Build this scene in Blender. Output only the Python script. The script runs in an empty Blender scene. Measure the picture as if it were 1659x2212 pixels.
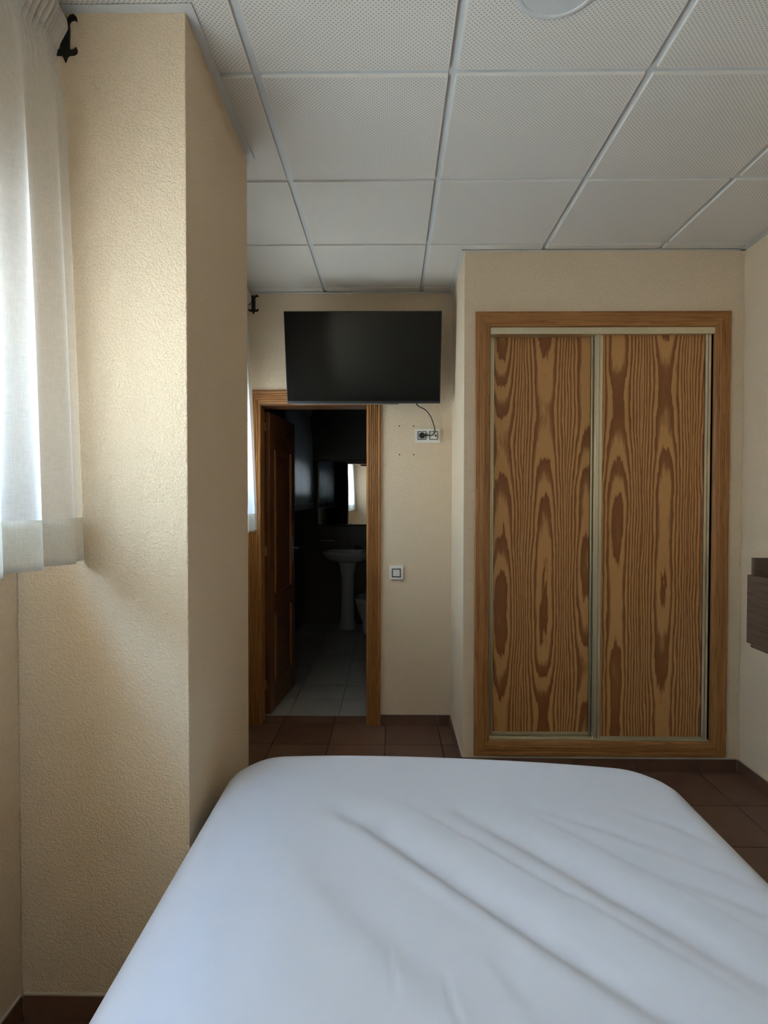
import bpy, bmesh, math, random
from mathutils import Vector, Matrix
random.seed(4)
S = bpy.context.scene
COL = S.collection

# ------------------------------------------------------------------ camera, sky, exposure
EYE = 1.43
F_PX, YAW, PITCH, ROLL = 1268.45, 0.0133, -0.0199, 0.0013
def camera_matrix():
    cy, sy = math.cos(YAW), math.sin(YAW)
    fwd = Vector((-sy*math.cos(PITCH), cy*math.cos(PITCH), math.sin(PITCH)))
    right = Vector((cy, sy, 0)); up = right.cross(fwd)
    r = right*math.cos(ROLL) + up*math.sin(ROLL)
    u = -right*math.sin(ROLL) + up*math.cos(ROLL)
    m = Matrix.Identity(4)
    for i in range(3):
        m[i][0], m[i][1], m[i][2] = r[i], u[i], -fwd[i]
    m[2][3] = EYE
    return m
cam_data = bpy.data.cameras.new('camera')
cam = bpy.data.objects.new('camera', cam_data); COL.objects.link(cam)
cam_data.sensor_fit = 'VERTICAL'; cam_data.sensor_height = 24.0
cam_data.lens = 24.0*F_PX/2212.0
cam_data.clip_start = 0.02
cam.matrix_world = camera_matrix()
S.camera = cam

SKY_STRENGTH = 38.5
world = bpy.data.worlds.new('sky'); S.world = world; world.use_nodes = True
bg = world.node_tree.nodes['Background']
bg.inputs[1].default_value = SKY_STRENGTH
def sky_nodes(t):          # clear daytime sky: pale horizon, deeper blue zenith, sunlit ground below
    tc = t.nodes.new('ShaderNodeTexCoord'); sp = t.nodes.new('ShaderNodeSeparateXYZ')
    mr = t.nodes.new('ShaderNodeMapRange'); mr.inputs[1].default_value = -1.0; mr.inputs[2].default_value = 1.0
    cr = t.nodes.new('ShaderNodeValToRGB')
    stops = [(0.0, (0.61, 0.69, 0.74)), (0.46, (0.74, 0.86, 0.95)), (0.52, (0.79, 0.92, 1.0)), (0.66, (0.50, 0.75, 1.0)), (1.0, (0.22, 0.42, 0.86))]
    while len(cr.color_ramp.elements) < len(stops): cr.color_ramp.elements.new(0.5)
    for e, (p, c) in zip(cr.color_ramp.elements, stops): e.position = p; e.color = (*c, 1)
    t.links.new(tc.outputs['Generated'], sp.inputs[0]); t.links.new(sp.outputs[2], mr.inputs[0])
    t.links.new(mr.outputs[0], cr.inputs[0]); t.links.new(cr.outputs[0], bg.inputs[0])
sky_nodes(world.node_tree)

def portal(x, y0, y1, z0, z1):
    d = bpy.data.lights.new('window_daylight', 'AREA'); d.shape = 'RECTANGLE'
    d.size = z1-z0; d.size_y = y1-y0
    o = bpy.data.objects.new('window_daylight', d); COL.objects.link(o)
    o.location = (x, (y0+y1)/2, (z0+z1)/2); o.rotation_euler = (0, -math.pi/2, 0)
    d.cycles.is_portal = True
WIN1 = (-0.30, 1.235, 1.37, 2.04)
WIN2 = (2.62, 3.46, 1.37, 2.02)
WIN3 = (5.25, 6.35, 1.42, 2.05)
portal(-1.33, *WIN1); portal(-1.33, *WIN2)

vs = S.view_settings
vs.view_transform = 'Standard'; vs.look = 'None'; vs.gamma = 1.0; vs.use_curve_mapping = False
vs.exposure = 0.12
S.cycles.use_denoising = True
S.cycles.max_bounces = 9; S.cycles.diffuse_bounces = 4; S.cycles.glossy_bounces = 4
S.cycles.transmission_bounces = 6; S.cycles.transparent_max_bounces = 10
S.cycles.use_adaptive_sampling = False; S.cycles.time_limit = 900; S.cycles.use_auto_tile = False; S.cycles.use_light_tree = False
S.cycles.sample_clamp_indirect = 6.0
S.cycles.caustics_reflective = False; S.cycles.caustics_refractive = False

# ------------------------------------------------------------------ node helpers
class NT:
    def __init__(s, name):
        s.m = bpy.data.materials.new(name); s.m.use_nodes = True
        s.t = s.m.node_tree; s.t.nodes.clear()
        s.out = s.t.nodes.new('ShaderNodeOutputMaterial')
    def n(s, typ, **kw):
        nd = s.t.nodes.new(typ)
        for k, v in kw.items(): setattr(nd, k, v)
        return nd
    def put(s, sock, v):
        if v is None: return
        if hasattr(v, 'is_linked') or hasattr(v, 'links'): s.t.links.new(v, sock)
        else: sock.default_value = v
    def math(s, op, a, b=None, c=None):
        nd = s.n('ShaderNodeMath', operation=op)
        for i, v in enumerate((a, b, c)): s.put(nd.inputs[i], v)
        return nd.outputs[0]
    def pos(s):
        return s.n('ShaderNodeNewGeometry').outputs['Position']
    def obj(s):
        return s.n('ShaderNodeTexCoord').outputs['Object']
    def sep(s, v):
        nd = s.n('ShaderNodeSeparateXYZ'); s.put(nd.inputs[0], v); return nd.outputs
    def comb(s, x=0.0, y=0.0, z=0.0):
        nd = s.n('ShaderNodeCombineXYZ')
        for i, v in enumerate((x, y, z)): s.put(nd.inputs[i], v)
        return nd.outputs[0]
    def scale(s, v, sc):
        nd = s.n('ShaderNodeVectorMath', operation='MULTIPLY'); s.put(nd.inputs[0], v); nd.inputs[1].default_value = sc
        return nd.outputs[0]
    def noise(s, v, scale=5.0, detail=2.0, rough=0.5, dist=0.0):
        nd = s.n('ShaderNodeTexNoise'); s.put(nd.inputs['Vector'], v)
        nd.inputs['Scale'].default_value = scale; nd.inputs['Detail'].default_value = detail
        nd.inputs['Roughness'].default_value = rough; nd.inputs['Distortion'].default_value = dist
        return nd.outputs[0]
    def ramp(s, f, stops, interp='LINEAR'):
        nd = s.n('ShaderNodeValToRGB'); s.put(nd.inputs[0], f); cr = nd.color_ramp; cr.interpolation = interp
        while len(cr.elements) < len(stops): cr.elements.new(0.5)
        for e, (p, c) in zip(cr.elements, stops):
            e.position = p; e.color = (c[0], c[1], c[2], 1) if hasattr(c, '__len__') else (c, c, c, 1)
        return nd.outputs[0]
    def mix(s, f, a, b):
        nd = s.n('ShaderNodeMix', data_type='RGBA'); s.put(nd.inputs[0], f)
        for i, v in ((6, a), (7, b)):
            if isinstance(v, tuple): v = (v[0], v[1], v[2], 1)
            s.put(nd.inputs[i], v)
        return nd.outputs[2]
    def bump(s, h, strength=0.3, dist=0.002):
        nd = s.n('ShaderNodeBump'); s.put(nd.inputs['Height'], h)
        nd.inputs['Strength'].default_value = strength; nd.inputs['Distance'].default_value = dist
        return nd.outputs[0]
    def bsdf(s, color, rough=0.5, metal=0.0, normal=None, spec=0.5, **kw):
        b = s.n('ShaderNodeBsdfPrincipled')
        if isinstance(color, tuple): color = (color[0], color[1], color[2], 1)
        s.put(b.inputs['Base Color'], color); s.put(b.inputs['Roughness'], rough)
        b.inputs['Metallic'].default_value = metal; b.inputs['Specular IOR Level'].default_value = spec
        if normal is not None: s.put(b.inputs['Normal'], normal)
        for k, v in kw.items(): b.inputs[k.replace('_', ' ')].default_value = v
        return b.outputs[0]
    def done(s, sh):
        s.t.links.new(sh, s.out.inputs[0]); return s.m

def plain(name, color, rough=0.5, metal=0.0, spec=0.5, grain=0.0):
    t = NT(name)
    nz = t.noise(t.pos(), 60.0, 3.0)
    c = t.mix(nz, tuple(x*(1-0.06) for x in color), tuple(min(1, x*1.06) for x in color))
    nb = t.bump(t.noise(t.pos(), 700.0, 2.0), grain, 0.0005) if grain else None
    return t.done(t.bsdf(c, rough, metal, nb, spec))

def mat_plaster(name, color):
    t = NT(name); p = t.pos()
    mid = t.noise(p, 185.0, 1.5, 0.6, 0.4)
    h = t.ramp(mid, [(0.36, 0.0), (0.66, 1.0)]); c = color
    return t.done(t.bsdf(c, 0.78, 0.0, t.bump(h, 0.75, 0.0022), 0.25))

def mat_veneer(name, x_first, period, seed):
    """plain-sawn pine veneer, book-matched flitches: rings r = sqrt(t^2 + d(z)^2)"""
    t = NT(name); p = t.obj(); x, y, z = t.sep(p)
    wob = t.noise(t.comb(t.math('MULTIPLY', x, 9.0), float(seed), t.math('MULTIPLY', z, 2.2)), 1.0, 2.0)
    xw = t.math('ADD', x, t.math('MULTIPLY', t.math('SUBTRACT', wob, 0.5), 0.035))
    q = t.math('DIVIDE', t.math('SUBTRACT', xw, x_first), period)
    cell = t.math('ROUND', q)
    tn = t.math('MULTIPLY', t.math('ABSOLUTE', t.math('SUBTRACT', q, cell)), 2.0)
    tt = t.math('MULTIPLY', t.math('POWER', tn, 1.35), period/2)
    alt = t.math('MULTIPLY', cell, 3.7)
    dz = t.noise(t.comb(alt, float(seed)*1.3, t.math('MULTIPLY', z, 0.85)), 1.0, 1.5, 0.5)
    dz = t.math('MULTIPLY', t.math('SUBTRACT', dz, 0.20), 0.16)
    r = t.math('SQRT', t.math('ADD', t.math('MULTIPLY', tt, tt), t.math('MULTIPLY', dz, dz)))
    rag = t.noise(t.comb(t.math('MULTIPLY', x, 260.0), 0.0, t.math('MULTIPLY', z, 14.0)), 1.0, 2.0)
    rag2 = t.noise(t.comb(t.math('MULTIPLY', x, 60.0), 3.0, t.math('MULTIPLY', z, 9.0)), 1.0, 2.0)
    ph = t.math('ADD', t.math('MULTIPLY', r, 66.0), t.math('ADD', t.math('MULTIPLY', rag, 0.30), t.math('MULTIPLY', rag2, 0.55)))
    fr = t.math('FRACT', ph)
    band = t.ramp(fr, [(0.0, 1.0), (0.06, 0.05), (0.42, 0.0), (0.66, 0.85), (1.0, 1.0)])
    fibre = t.noise(t.comb(t.math('MULTIPLY', x, 900.0), 0.0, t.math('MULTIPLY', z, 8.0)), 1.0, 2.0)
    light = t.mix(fibre, (0.49, 0.236, 0.076), (0.59, 0.30, 0.108))
    dark = t.mix(fibre, (0.19, 0.058, 0.015), (0.25, 0.082, 0.022))
    c = t.mix(band, light, dark)
    return t.done(t.bsdf(c, 0.42, 0.0, t.bump(fibre, 0.06, 0.0006), 0.4))

def mat_wood(name, axis, a, b, cdark, rough=0.42, freq=46.0, spec=0.4):
    """straight-grained timber, grain along the given axis"""
    t = NT(name); p = t.pos(); sc = [freq*1.0]*3; sc[axis] = 1.1
    v = t.scale(p, tuple(sc))
    n1 = t.noise(v, 1.0, 3.0, 0.6, 0.4)
    sc2 = [freq*9]*3; sc2[axis] = 5.0
    n2 = t.noise(t.scale(p, tuple(sc2)), 1.0, 2.0)
    lines = t.math('FRACT', t.math('MULTIPLY', n1, 7.0))
    c = t.mix(t.ramp(lines, [(0.0, 0.9), (0.1, 0.0), (0.55, 0.15), (1.0, 0.95)]), a, cdark)
    c = t.mix(t.math('MULTIPLY', n2, 0.38), c, b)
    return t.done(t.bsdf(c, rough, 0.0, t.bump(n2, 0.08, 0.0006), spec))

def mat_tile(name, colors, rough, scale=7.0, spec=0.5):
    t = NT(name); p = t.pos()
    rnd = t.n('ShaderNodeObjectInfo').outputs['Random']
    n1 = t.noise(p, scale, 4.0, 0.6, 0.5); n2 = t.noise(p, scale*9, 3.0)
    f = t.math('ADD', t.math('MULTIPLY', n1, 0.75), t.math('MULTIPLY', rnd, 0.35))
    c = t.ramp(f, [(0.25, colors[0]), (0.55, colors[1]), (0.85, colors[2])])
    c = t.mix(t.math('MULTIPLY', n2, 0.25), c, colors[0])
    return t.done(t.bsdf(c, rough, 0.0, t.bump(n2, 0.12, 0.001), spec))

GX0, GY0, GS = -0.4166, 1.8173, 0.6          # ceiling grid
def mat_ceiling_tile():
    t = NT('perforated_tile'); x, y, z = t.sep(t.pos())
    fx = t.math('FRACT', t.math('DIVIDE', t.math('SUBTRACT', x, GX0-6*GS), GS))
    fy = t.math('FRACT', t.math('DIVIDE', t.math('SUBTRACT', y, GY0-6*GS), GS))
    def inside(f):
        return t.math('LESS_THAN', t.math('ABSOLUTE', t.math('SUBTRACT', f, 0.5)), 0.468)
    inner = t.math('MULTIPLY', inside(fx), inside(fy))
    P = 0.0138/GS
    def lattice(ox, oy):
        a = t.math('SUBTRACT', t.math('FRACT', t.math('ADD', t.math('DIVIDE', fx, P), ox)), 0.5)
        b = t.math('SUBTRACT', t.math('FRACT', t.math('ADD', t.math('DIVIDE', fy, P), oy)), 0.5)
        return t.math('SQRT', t.math('ADD', t.math('MULTIPLY', a, a), t.math('MULTIPLY', b, b)))
    d = t.math('MINIMUM', lattice(0.0, 0.0), lattice(0.5, 0.5))
    hole = t.ramp(d, [(0.10, 1.0), (0.19, 0.0)])
    h = t.math('MULTIPLY', hole, inner)
    grime = t.noise(t.pos(), 1.3, 3.0); speck = 0.5
    base = t.mix(speck, (0.75, 0.69, 0.615), (0.79, 0.73, 0.655))
    base = t.mix(t.ramp(grime, [(0.5, 0.0), (0.8, 0.35)]), base, (0.66, 0.60, 0.49))
    c = t.mix(t.math('MULTIPLY', h, 0.62), base, (0.10, 0.09, 0.075))
    return t.done(t.bsdf(c, 0.85, 0.0, None, 0.2))

def mat_fabric(name, color, trans, clear, weave=True):
    t = NT(name); x, y, z = t.sep(t.obj())
    wa = t.noise(t.comb(t.math('MULTIPLY', y, 45.0), t.math('MULTIPLY', x, 45.0), t.math('MULTIPLY', z, 620.0)), 1.0, 1.0)
    wb = t.noise(t.comb(t.math('MULTIPLY', y, 620.0), t.math('MULTIPLY', x, 620.0), t.math('MULTIPLY', z, 45.0)), 1.0, 1.0)
    w = t.math('MULTIPLY', t.math('ADD', wa, wb), 0.5)
    c = t.mix(t.ramp(w, [(0.35, 0.0), (0.65, 1.0)]), tuple(k*0.86 for k in color), color)
    d = t.n('ShaderNodeBsdfDiffuse'); t.put(d.inputs[0], c)
    tr = t.n('ShaderNodeBsdfTranslucent'); t.put(tr.inputs[0], c)
    cl = t.n('ShaderNodeBsdfTransparent'); cl.inputs[0].default_value = (1, 1, 1, 1)
    m1 = t.n('ShaderNodeMixShader'); m1.inputs[0].default_value = trans
    t.t.links.new(d.outputs[0], m1.inputs[1]); t.t.links.new(tr.outputs[0], m1.inputs[2])
    m2 = t.n('ShaderNodeMixShader')
    m2.inputs[0].default_value = clear
    t.t.links.new(m1.outputs[0], m2.inputs[1]); t.t.links.new(cl.outputs[0], m2.inputs[2])
    return t.done(m2.outputs[0])

def mat_glass():
    t = NT('window_glass')
    a = t.n('ShaderNodeBsdfTransparent'); a.inputs[0].default_value = (0.93, 0.96, 0.96, 1)
    g = t.n('ShaderNodeBsdfGlossy'); g.inputs['Roughness'].default_value = 0.02
    m = t.n('ShaderNodeMixShader'); m.inputs[0].default_value = 0.06
    t.t.links.new(a.outputs[0], m.inputs[1]); t.t.links.new(g.outputs[0], m.inputs[2])
    return t.done(m.outputs[0])

def mat_sheet():
    t = NT('white_cotton'); p = t.pos()
    n = t.noise(p, 14.0, 2.0, 0.6); f = t.noise(p, 900.0, 0.0)
    c = t.mix(n, (0.685, 0.70, 0.775), (0.715, 0.73, 0.805))
    h = t.math('ADD', t.math('MULTIPLY', n, 1.0), t.math('MULTIPLY', f, 0.04))
    return t.done(t.bsdf(c, 0.8, 0.0, t.bump(h, 0.10, 0.006), 0.2, Sheen_Weight=0.15))

M = {
 'plaster': mat_plaster('cream_plaster', (0.765, 0.598, 0.415)),
 'bath_wall': mat_tile('shade_darkened_wall_tile', [(0.07, 0.06, 0.05), (0.085, 0.075, 0.065), (0.10, 0.088, 0.075)], 0.35),  # the bathroom's lack of light is put into this dark tile colour
 'ceiling': mat_ceiling_tile(),
 'slab': plain('ceiling_slab', (0.30, 0.28, 0.26), 0.9),
 'bar': plain('white_steel_bar', (0.66, 0.65, 0.63), 0.5),
 'wood_v': mat_wood('pine_upright', 2, (0.38, 0.165, 0.046), (0.43, 0.20, 0.064), (0.165, 0.054, 0.013)),
 'wood_h': mat_wood('pine_level', 0, (0.38, 0.165, 0.046), (0.43, 0.20, 0.064), (0.165, 0.054, 0.013)),
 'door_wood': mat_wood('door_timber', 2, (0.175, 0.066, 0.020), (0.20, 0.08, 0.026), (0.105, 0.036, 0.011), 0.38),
 'gold': plain('champagne_aluminium', (0.70, 0.63, 0.46), 0.34, 0.8),
 'hole_shade': plain('drill_hole_shade', (0.02, 0.016, 0.012), 0.7),
 'terracotta': mat_tile('terracotta_tile', [(0.105, 0.050, 0.030), (0.145, 0.072, 0.044), (0.185, 0.096, 0.058)], 0.42, 6.0),
 'grout': plain('dark_grout', (0.075, 0.045, 0.03), 0.9),
 'mortar': plain('pale_mortar', (0.55, 0.47, 0.36), 0.9),
 'bath_tile': mat_tile('white_floor_tile', [(0.34, 0.315, 0.28), (0.41, 0.38, 0.345), (0.46, 0.43, 0.39)], 0.34, 5.0),
 'bath_grout': plain('grey_grout', (0.22, 0.20, 0.18), 0.9),
 'linen': mat_fabric('sheer_linen', (0.95, 0.95, 0.95), 0.70, 0.22),
 'linen_hem': mat_fabric('doubled_linen', (0.96, 0.91, 0.82), 0.40, 0.08),
 'linen_head': mat_fabric('gathered_linen', (0.82, 0.74, 0.66), 0.28, 0.0),
 'glass': mat_glass(),
 'upvc': plain('white_window_frame', (0.75, 0.75, 0.74), 0.4),
 'shutter': plain('grey_shutter', (0.45, 0.44, 0.42), 0.5),
 'iron': plain('black_wrought_iron', (0.012, 0.011, 0.011), 0.55, 0.3),
 'sheet': mat_sheet(),
 'mattress': plain('mattress_ticking', (0.70, 0.70, 0.70), 0.9),
 'bed_base': plain('brown_bed_base', (0.10, 0.075, 0.055), 0.7),
 'screen': plain('black_screen', (0.003, 0.003, 0.0033), 0.15, 0.0, 0.25),
 'tv_case': plain('black_plastic', (0.008, 0.008, 0.009), 0.38),
 'grey_metal': plain('grey_metal_strip', (0.20, 0.195, 0.19), 0.3, 0.7),
 'white': plain('white_plastic', (0.78, 0.74, 0.66), 0.35),
 'black': plain('black_rubber', (0.010, 0.009, 0.009), 0.45),
 'console': mat_wood('dark_walnut', 1, (0.125, 0.076, 0.049), (0.145, 0.09, 0.06), (0.05, 0.028, 0.018), 0.45, 34.0),
 'brass': plain('aged_brass', (0.55, 0.45, 0.25), 0.35, 0.9),
 'chrome': plain('chrome', (0.65, 0.65, 0.66), 0.15, 1.0),
 'porcelain': plain('white_porcelain', (0.70, 0.70, 0.70), 0.12),
 'mirror': plain('mirror_silver', (0.86, 0.87, 0.86), 0.01, 1.0),
 'mirror_frame': plain('dark_mirror_frame', (0.03, 0.018, 0.012), 0.4),
 'satin': mat_fabric('satin_curtain', (0.70, 0.70, 0.72), 0.5, 0.03),
 'soap': plain('dark_bottle', (0.03, 0.025, 0.03), 0.3),
 'lamp_ring': plain('white_lamp_ring', (0.68, 0.67, 0.65), 0.4),
 'lamp_disc': plain('opal_diffuser', (0.62, 0.62, 0.60), 0.4),
 'headboard': plain('brown_headboard', (0.08, 0.05, 0.035), 0.5),
}

# ------------------------------------------------------------------ mesh helpers
class MB:
    def __init__(s): s.v = []; s.f = []; s.smooth = []
    def add(s, vs, fs, smooth=False):
        o = len(s.v); s.v += [tuple(p) for p in vs]
        for f in fs: s.f.append(tuple(i+o for i in f)); s.smooth.append(smooth)
        return s
    def box(s, x0, x1, y0, y1, z0, z1):
        vs = [(x, y, z) for z in (z0, z1) for y in (y0, y1) for x in (x0, x1)]
        return s.add(vs, [(0, 2, 3, 1), (4, 5, 7, 6), (0, 1, 5, 4), (2, 6, 7, 3), (0, 4, 6, 2), (1, 3, 7, 5)])
    def cyl(s, p0, p1, r0, r1=None, n=16, smooth=True):
        p0, p1 = Vector(p0), Vector(p1); r1 = r0 if r1 is None else r1
        d = (p1-p0).normalized(); a = d.orthogonal().normalized(); b = d.cross(a)
        vs = []
        for p, r in ((p0, r0), (p1, r1)):
            for i in range(n):
                t = 2*math.pi*i/n; vs.append(p + a*(r*math.cos(t)) + b*(r*math.sin(t)))
        s.add(vs, [(i, (i+1) % n, n+(i+1) % n, n+i) for i in range(n)], smooth)
        s.add(vs, [tuple(range(n-1, -1, -1)), tuple(range(n, 2*n))])
        return s
    def tube(s, pts, r, n=10):
        pts = [Vector(p) for p in pts]; vs = []; fs = []
        a = None
        for k, p in enumerate(pts):
            d = (pts[min(k+1, len(pts)-1)] - pts[max(k-1, 0)]).normalized()
            a = d.orthogonal().normalized() if a is None else (a - d*a.dot(d)).normalized()
            b = d.cross(a)
            vs += [p + a*(r*math.cos(2*math.pi*i/n)) + b*(r*math.sin(2*math.pi*i/n)) for i in range(n)]
        for k in range(len(pts)-1):
            fs += [(k*n+i, k*n+(i+1) % n, (k+1)*n+(i+1) % n, (k+1)*n+i) for i in range(n)]
        s.add(vs, fs, True)
        s.add(vs[:n], [tuple(range(n-1, -1, -1))]); s.add(vs[-n:], [tuple(range(n))])
        return s
    def prism(s, poly, fn, d0, d1):
        """poly in 2D, fn(u, v, d) -> point"""
        n = len(poly)
        vs = [fn(u, v, d0) for u, v in poly] + [fn(u, v, d1) for u, v in poly]
        s.add(vs, [tuple(range(n-1, -1, -1)), tuple(range(n, 2*n))])
        s.add(vs, [(i, (i+1) % n, n+(i+1) % n, n+i) for i in range(n)])
        return s
    def lathe(s, prof, cx, cy, n=40, sx=1.0, sy=1.0):
        vs = []; fs = []
        for r, z in prof:
            vs += [(cx + sx*r*math.cos(2*math.pi*i/n), cy + sy*r*math.sin(2*math.pi*i/n), z) for i in range(n)]
        for k in range(len(prof)-1):
            fs += [(k*n+i, k*n+(i+1) % n, (k+1)*n+(i+1) % n, (k+1)*n+i) for i in range(n)]
        s.add(vs, fs, True)
        return s
    def mesh(s, name, mat=None, fix=True, bevel=0.0):
        me = bpy.data.meshes.new(name); me.from_pydata(s.v, [], s.f)
        for p, q in zip(me.polygons, s.smooth): p.use_smooth = q
        if fix or bevel:
            bm = bmesh.new(); bm.from_mesh(me)
            if bevel:
                bmesh.ops.bevel(bm, geom=list(bm.edges), offset=bevel, segments=2, profile=0.6, affect='EDGES')
            bmesh.ops.recalc_face_normals(bm, faces=bm.faces); bm.to_mesh(me); bm.free()
        if mat: me.materials.append(M[mat])
        me.update(); return me
    def build(s, name, mat, parent=None, bevel=0.0, fix=True):
        o = bpy.data.objects.new(name, s.mesh(name, mat, fix, bevel)); COL.objects.link(o)
        if parent: o.parent = parent
        return o

def tag(o, label, cat=None, group=None, kind=None):
    o['label'] = label
    if cat: o['category'] = cat
    if group: o['group'] = group
    if kind: o['kind'] = kind
    return o
def thing(name, label, cat, loc=(0, 0, 0), group=None, kind=None):
    o = bpy.data.objects.new(name, None); COL.objects.link(o); o.location = loc; o.empty_display_size = 0.1
    return tag(o, label, cat, group, kind)
def adopt(parent):
    """parts were built in world coordinates: keep them there under a moved empty"""
    inv = Matrix.Translation(parent.location).inverted()
    for c in parent.children: c.matrix_parent_inverse = inv
def box(*a): return MB().box(*a)

# ------------------------------------------------------------------ room dimensions
XL, XR = -1.02, 1.828           # bedroom left and right wall faces
YB, YF, YW = -0.36, 3.71, 3.095  # back wall, far wall, wardrobe wall faces
XC = 0.378                      # corner of the wardrobe block
PX, PY0, PY1 = -0.552, 1.581, 2.248   # pillar
ZC = 2.741                      # ceiling grid level
TH = 0.15                       # partition thickness
BX1, BY1, BZ = 0.90, 6.76, 2.50  # bathroom extents
DOX0, DOX1, DOZ = -0.862, -0.134, 2.045   # doorway in the far wall (rough opening)

# ------------------------------------------------------------------ structure
def wall_with_holes_x(name, x0, x1, y0, y1, z0, z1, holes, mat, label):
    mb = MB(); y = y0
    for (a, b, c, d) in holes:
        if a > y: mb.box(x0, x1, y, a, z0, z1)
        mb.box(x0, x1, a, b, z0, c); mb.box(x0, x1, a, b, d, z1); y = b
    mb.box(x0, x1, y, y1, z0, z1)
    return tag(mb.build(name, mat), label, 'wall', kind='structure')

wall_with_holes_x('wall_left', XL-0.34, XL, YB-0.15, YF+TH/2, 0, 2.95, [WIN1, WIN2], 'plaster', 'cream textured plaster wall with the curtained windows')
tag(MB().box(XL, PX, PY0, PY1, 0, 2.95).build('wall_pillar', 'plaster', bevel=0.004), 'cream textured plaster pillar standing between the two bedroom windows', 'pillar', kind='structure')
tag(MB().box(XL-0.34, XR+0.15, YB-0.15, YB, 0, 2.95).build('wall_back', 'plaster'), 'cream plaster wall behind the head of the bed', 'wall', kind='structure')
tag(MB().box(XR, XR+0.15, YB, YF+TH, 0, 2.95).build('wall_right', 'plaster'), 'cream plaster wall to the right of the wardrobe', 'wall', kind='structure')
mb = MB().box(XL, DOX0, YF, YF+TH, 0, 2.95).box(DOX0, DOX1, YF, YF+TH, DOZ, 2.95).box(DOX1, XR, YF, YF+TH, 0, 2.95)
wall_far = tag(mb.build('wall_far', 'plaster'), 'cream plaster wall holding the bathroom doorway and television', 'wall', kind='structure')
# wardrobe block: left return + surround of the niche
WX0, WX1, WZ0, WZ1 = 0.452, 1.738, 0.102, 2.395      # niche opening
mb = MB().box(XC, WX0, YW, YF, 0, 2.95).box(WX1, XR, YW, YF, 0, 2.95).box(WX0, WX1, YW, YF, WZ1, 2.95).box(WX0, WX1, YW, YF, 0, WZ0)
tag(mb.build('wall_wardrobe', 'plaster'), 'cream plaster wall surrounding the built-in wardrobe', 'wall', kind='structure')

# bathroom shell
wall_with_holes_x('wall_bathroom_left', XL-0.34, XL, YF+TH/2, BY1+0.15, 0, 2.95, [WIN3], 'bath_wall', 'shade-darkened bathroom wall holding the shuttered window')
tag(MB().box(XL, BX1+0.15, BY1, BY1+0.15, 0, 2.95).build('wall_bathroom_end', 'bath_wall'), 'shade-darkened bathroom wall behind the mirror and washbasin', 'wall', kind='structure')
tag(MB().box(BX1, BX1+0.15, YF+TH, BY1, 0, 2.95).build('wall_bathroom_right', 'bath_wall'), 'shade-darkened bathroom wall hidden right of the doorway', 'wall', kind='structure')
tag(MB().box(XL, BX1, YF+TH, BY1, BZ, 2.95).build('ceiling_bathroom', 'slab'), 'dark ceiling over the bathroom', 'ceiling', kind='structure')

# ceiling: slab, perforated tiles, grid bars, wall angles
ceil = tag(MB().box(XL-0.34, XR+0.15, YB-0.15, YF+TH, 2.95, 3.05).build('ceiling', 'slab'), 'suspended ceiling of square perforated tiles in a steel grid', 'ceiling', kind='structure')
ZT = ZC-0.009
_cache = {}
def shared_box(key, sx, sy, z0, z1, name, mat, bevel=0.0):
    k = (key, round(sx, 4), round(sy, 4))
    if k not in _cache: _cache[k] = MB().box(-sx/2, sx/2, -sy/2, sy/2, z0, z1).mesh(name, mat, True, bevel)
    return _cache[k]
def piece(name, mesh, x, y, z, parent, rz=0.0):
    o = bpy.data.objects.new(name, mesh); COL.objects.link(o); o.location = (x, y, z)
    o.rotation_euler.z = rz; o.parent = parent; return o
def ceiling_piece(x0, x1, y0, y1):
    if x1-x0 < 0.015 or y1-y0 < 0.015: return
    me = shared_box('ct', x1-x0, y1-y0, 0, 0.018, 'ceiling_tile', 'ceiling', 0.0012)
    piece('ceiling_tile', me, (x0+x1)/2, (y0+y1)/2, ZT + random.uniform(-0.0008, 0.0008), ceil)
G = 0.0125; A = 0.014
for i in range(-1, 4):
    for j in range(-4, 4):
        x0, x1 = GX0+GS*i+G, GX0+GS*(i+1)-G
        y0, y1 = GY0+GS*j+G, GY0+GS*(j+1)-G
        x0, x1 = max(x0, XL+A), min(x1, XR-A); y0, y1 = max(y0, YB+A), min(y1, YF-A)
        if x1 <= x0 or y1 <= y0: continue
        if x0 < PX and y1 > PY0 and y0 < PY1:            # around the pillar
            ceiling_piece(PX+A, x1, y0, y1)
            if y0 < PY0-A: ceiling_piece(x0, PX+A, y0, PY0-A)
            if y1 > PY1+A: ceiling_piece(x0, PX+A, PY1+A, y1)
        elif y1 > YW and x1 > XC:                         # around the wardrobe block
            if x0 < XC-A: ceiling_piece(x0, XC-A, y0, y1)
            if y0 < YW-A: ceiling_piece(max(x0, XC-A), x1, y0, YW-A)
        else: ceiling_piece(x0, x1, y0, y1)
def bar_x(y, x0, x1): MB().box(x0, x1, y-0.0125, y+0.0125, ZC, ZC+0.03).build('grid_bar', 'bar', ceil)
def bar_y(x, y0, y1): MB().box(x-0.0125, x+0.0125, y0, y1, ZC-0.0006, ZC+0.03).build('grid_bar', 'bar', ceil)
for i in range(0, 4):
    bar_y(GX0+GS*i, YB, YF if i < 2 else YW)
for j in range(-3, 4):
    y = GY0+GS*j
    bar_x(y, PX if PY0 < y < PY1 else XL, XC if y > YW else XR)
def angle(x0, x1, y0, y1): MB().box(x0, x1, y0, y1, ZC-0.0145, ZC-0.0125).build('wall_angle', 'bar', ceil)
W_ = 0.026
angle(XL, XR, YB, YB+W_); angle(XR-W_, XR, YB, YW); angle(XC, XR, YW-W_*0.55, YW); angle(XC-W_*0.8, XC, YW-W_*0.55, YF)
angle(XL, XC-W_, YF-W_, YF); angle(XL, XL+W_, YB, PY0-W_); angle(XL, XL+W_, PY1+W_, YF-W_)
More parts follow.
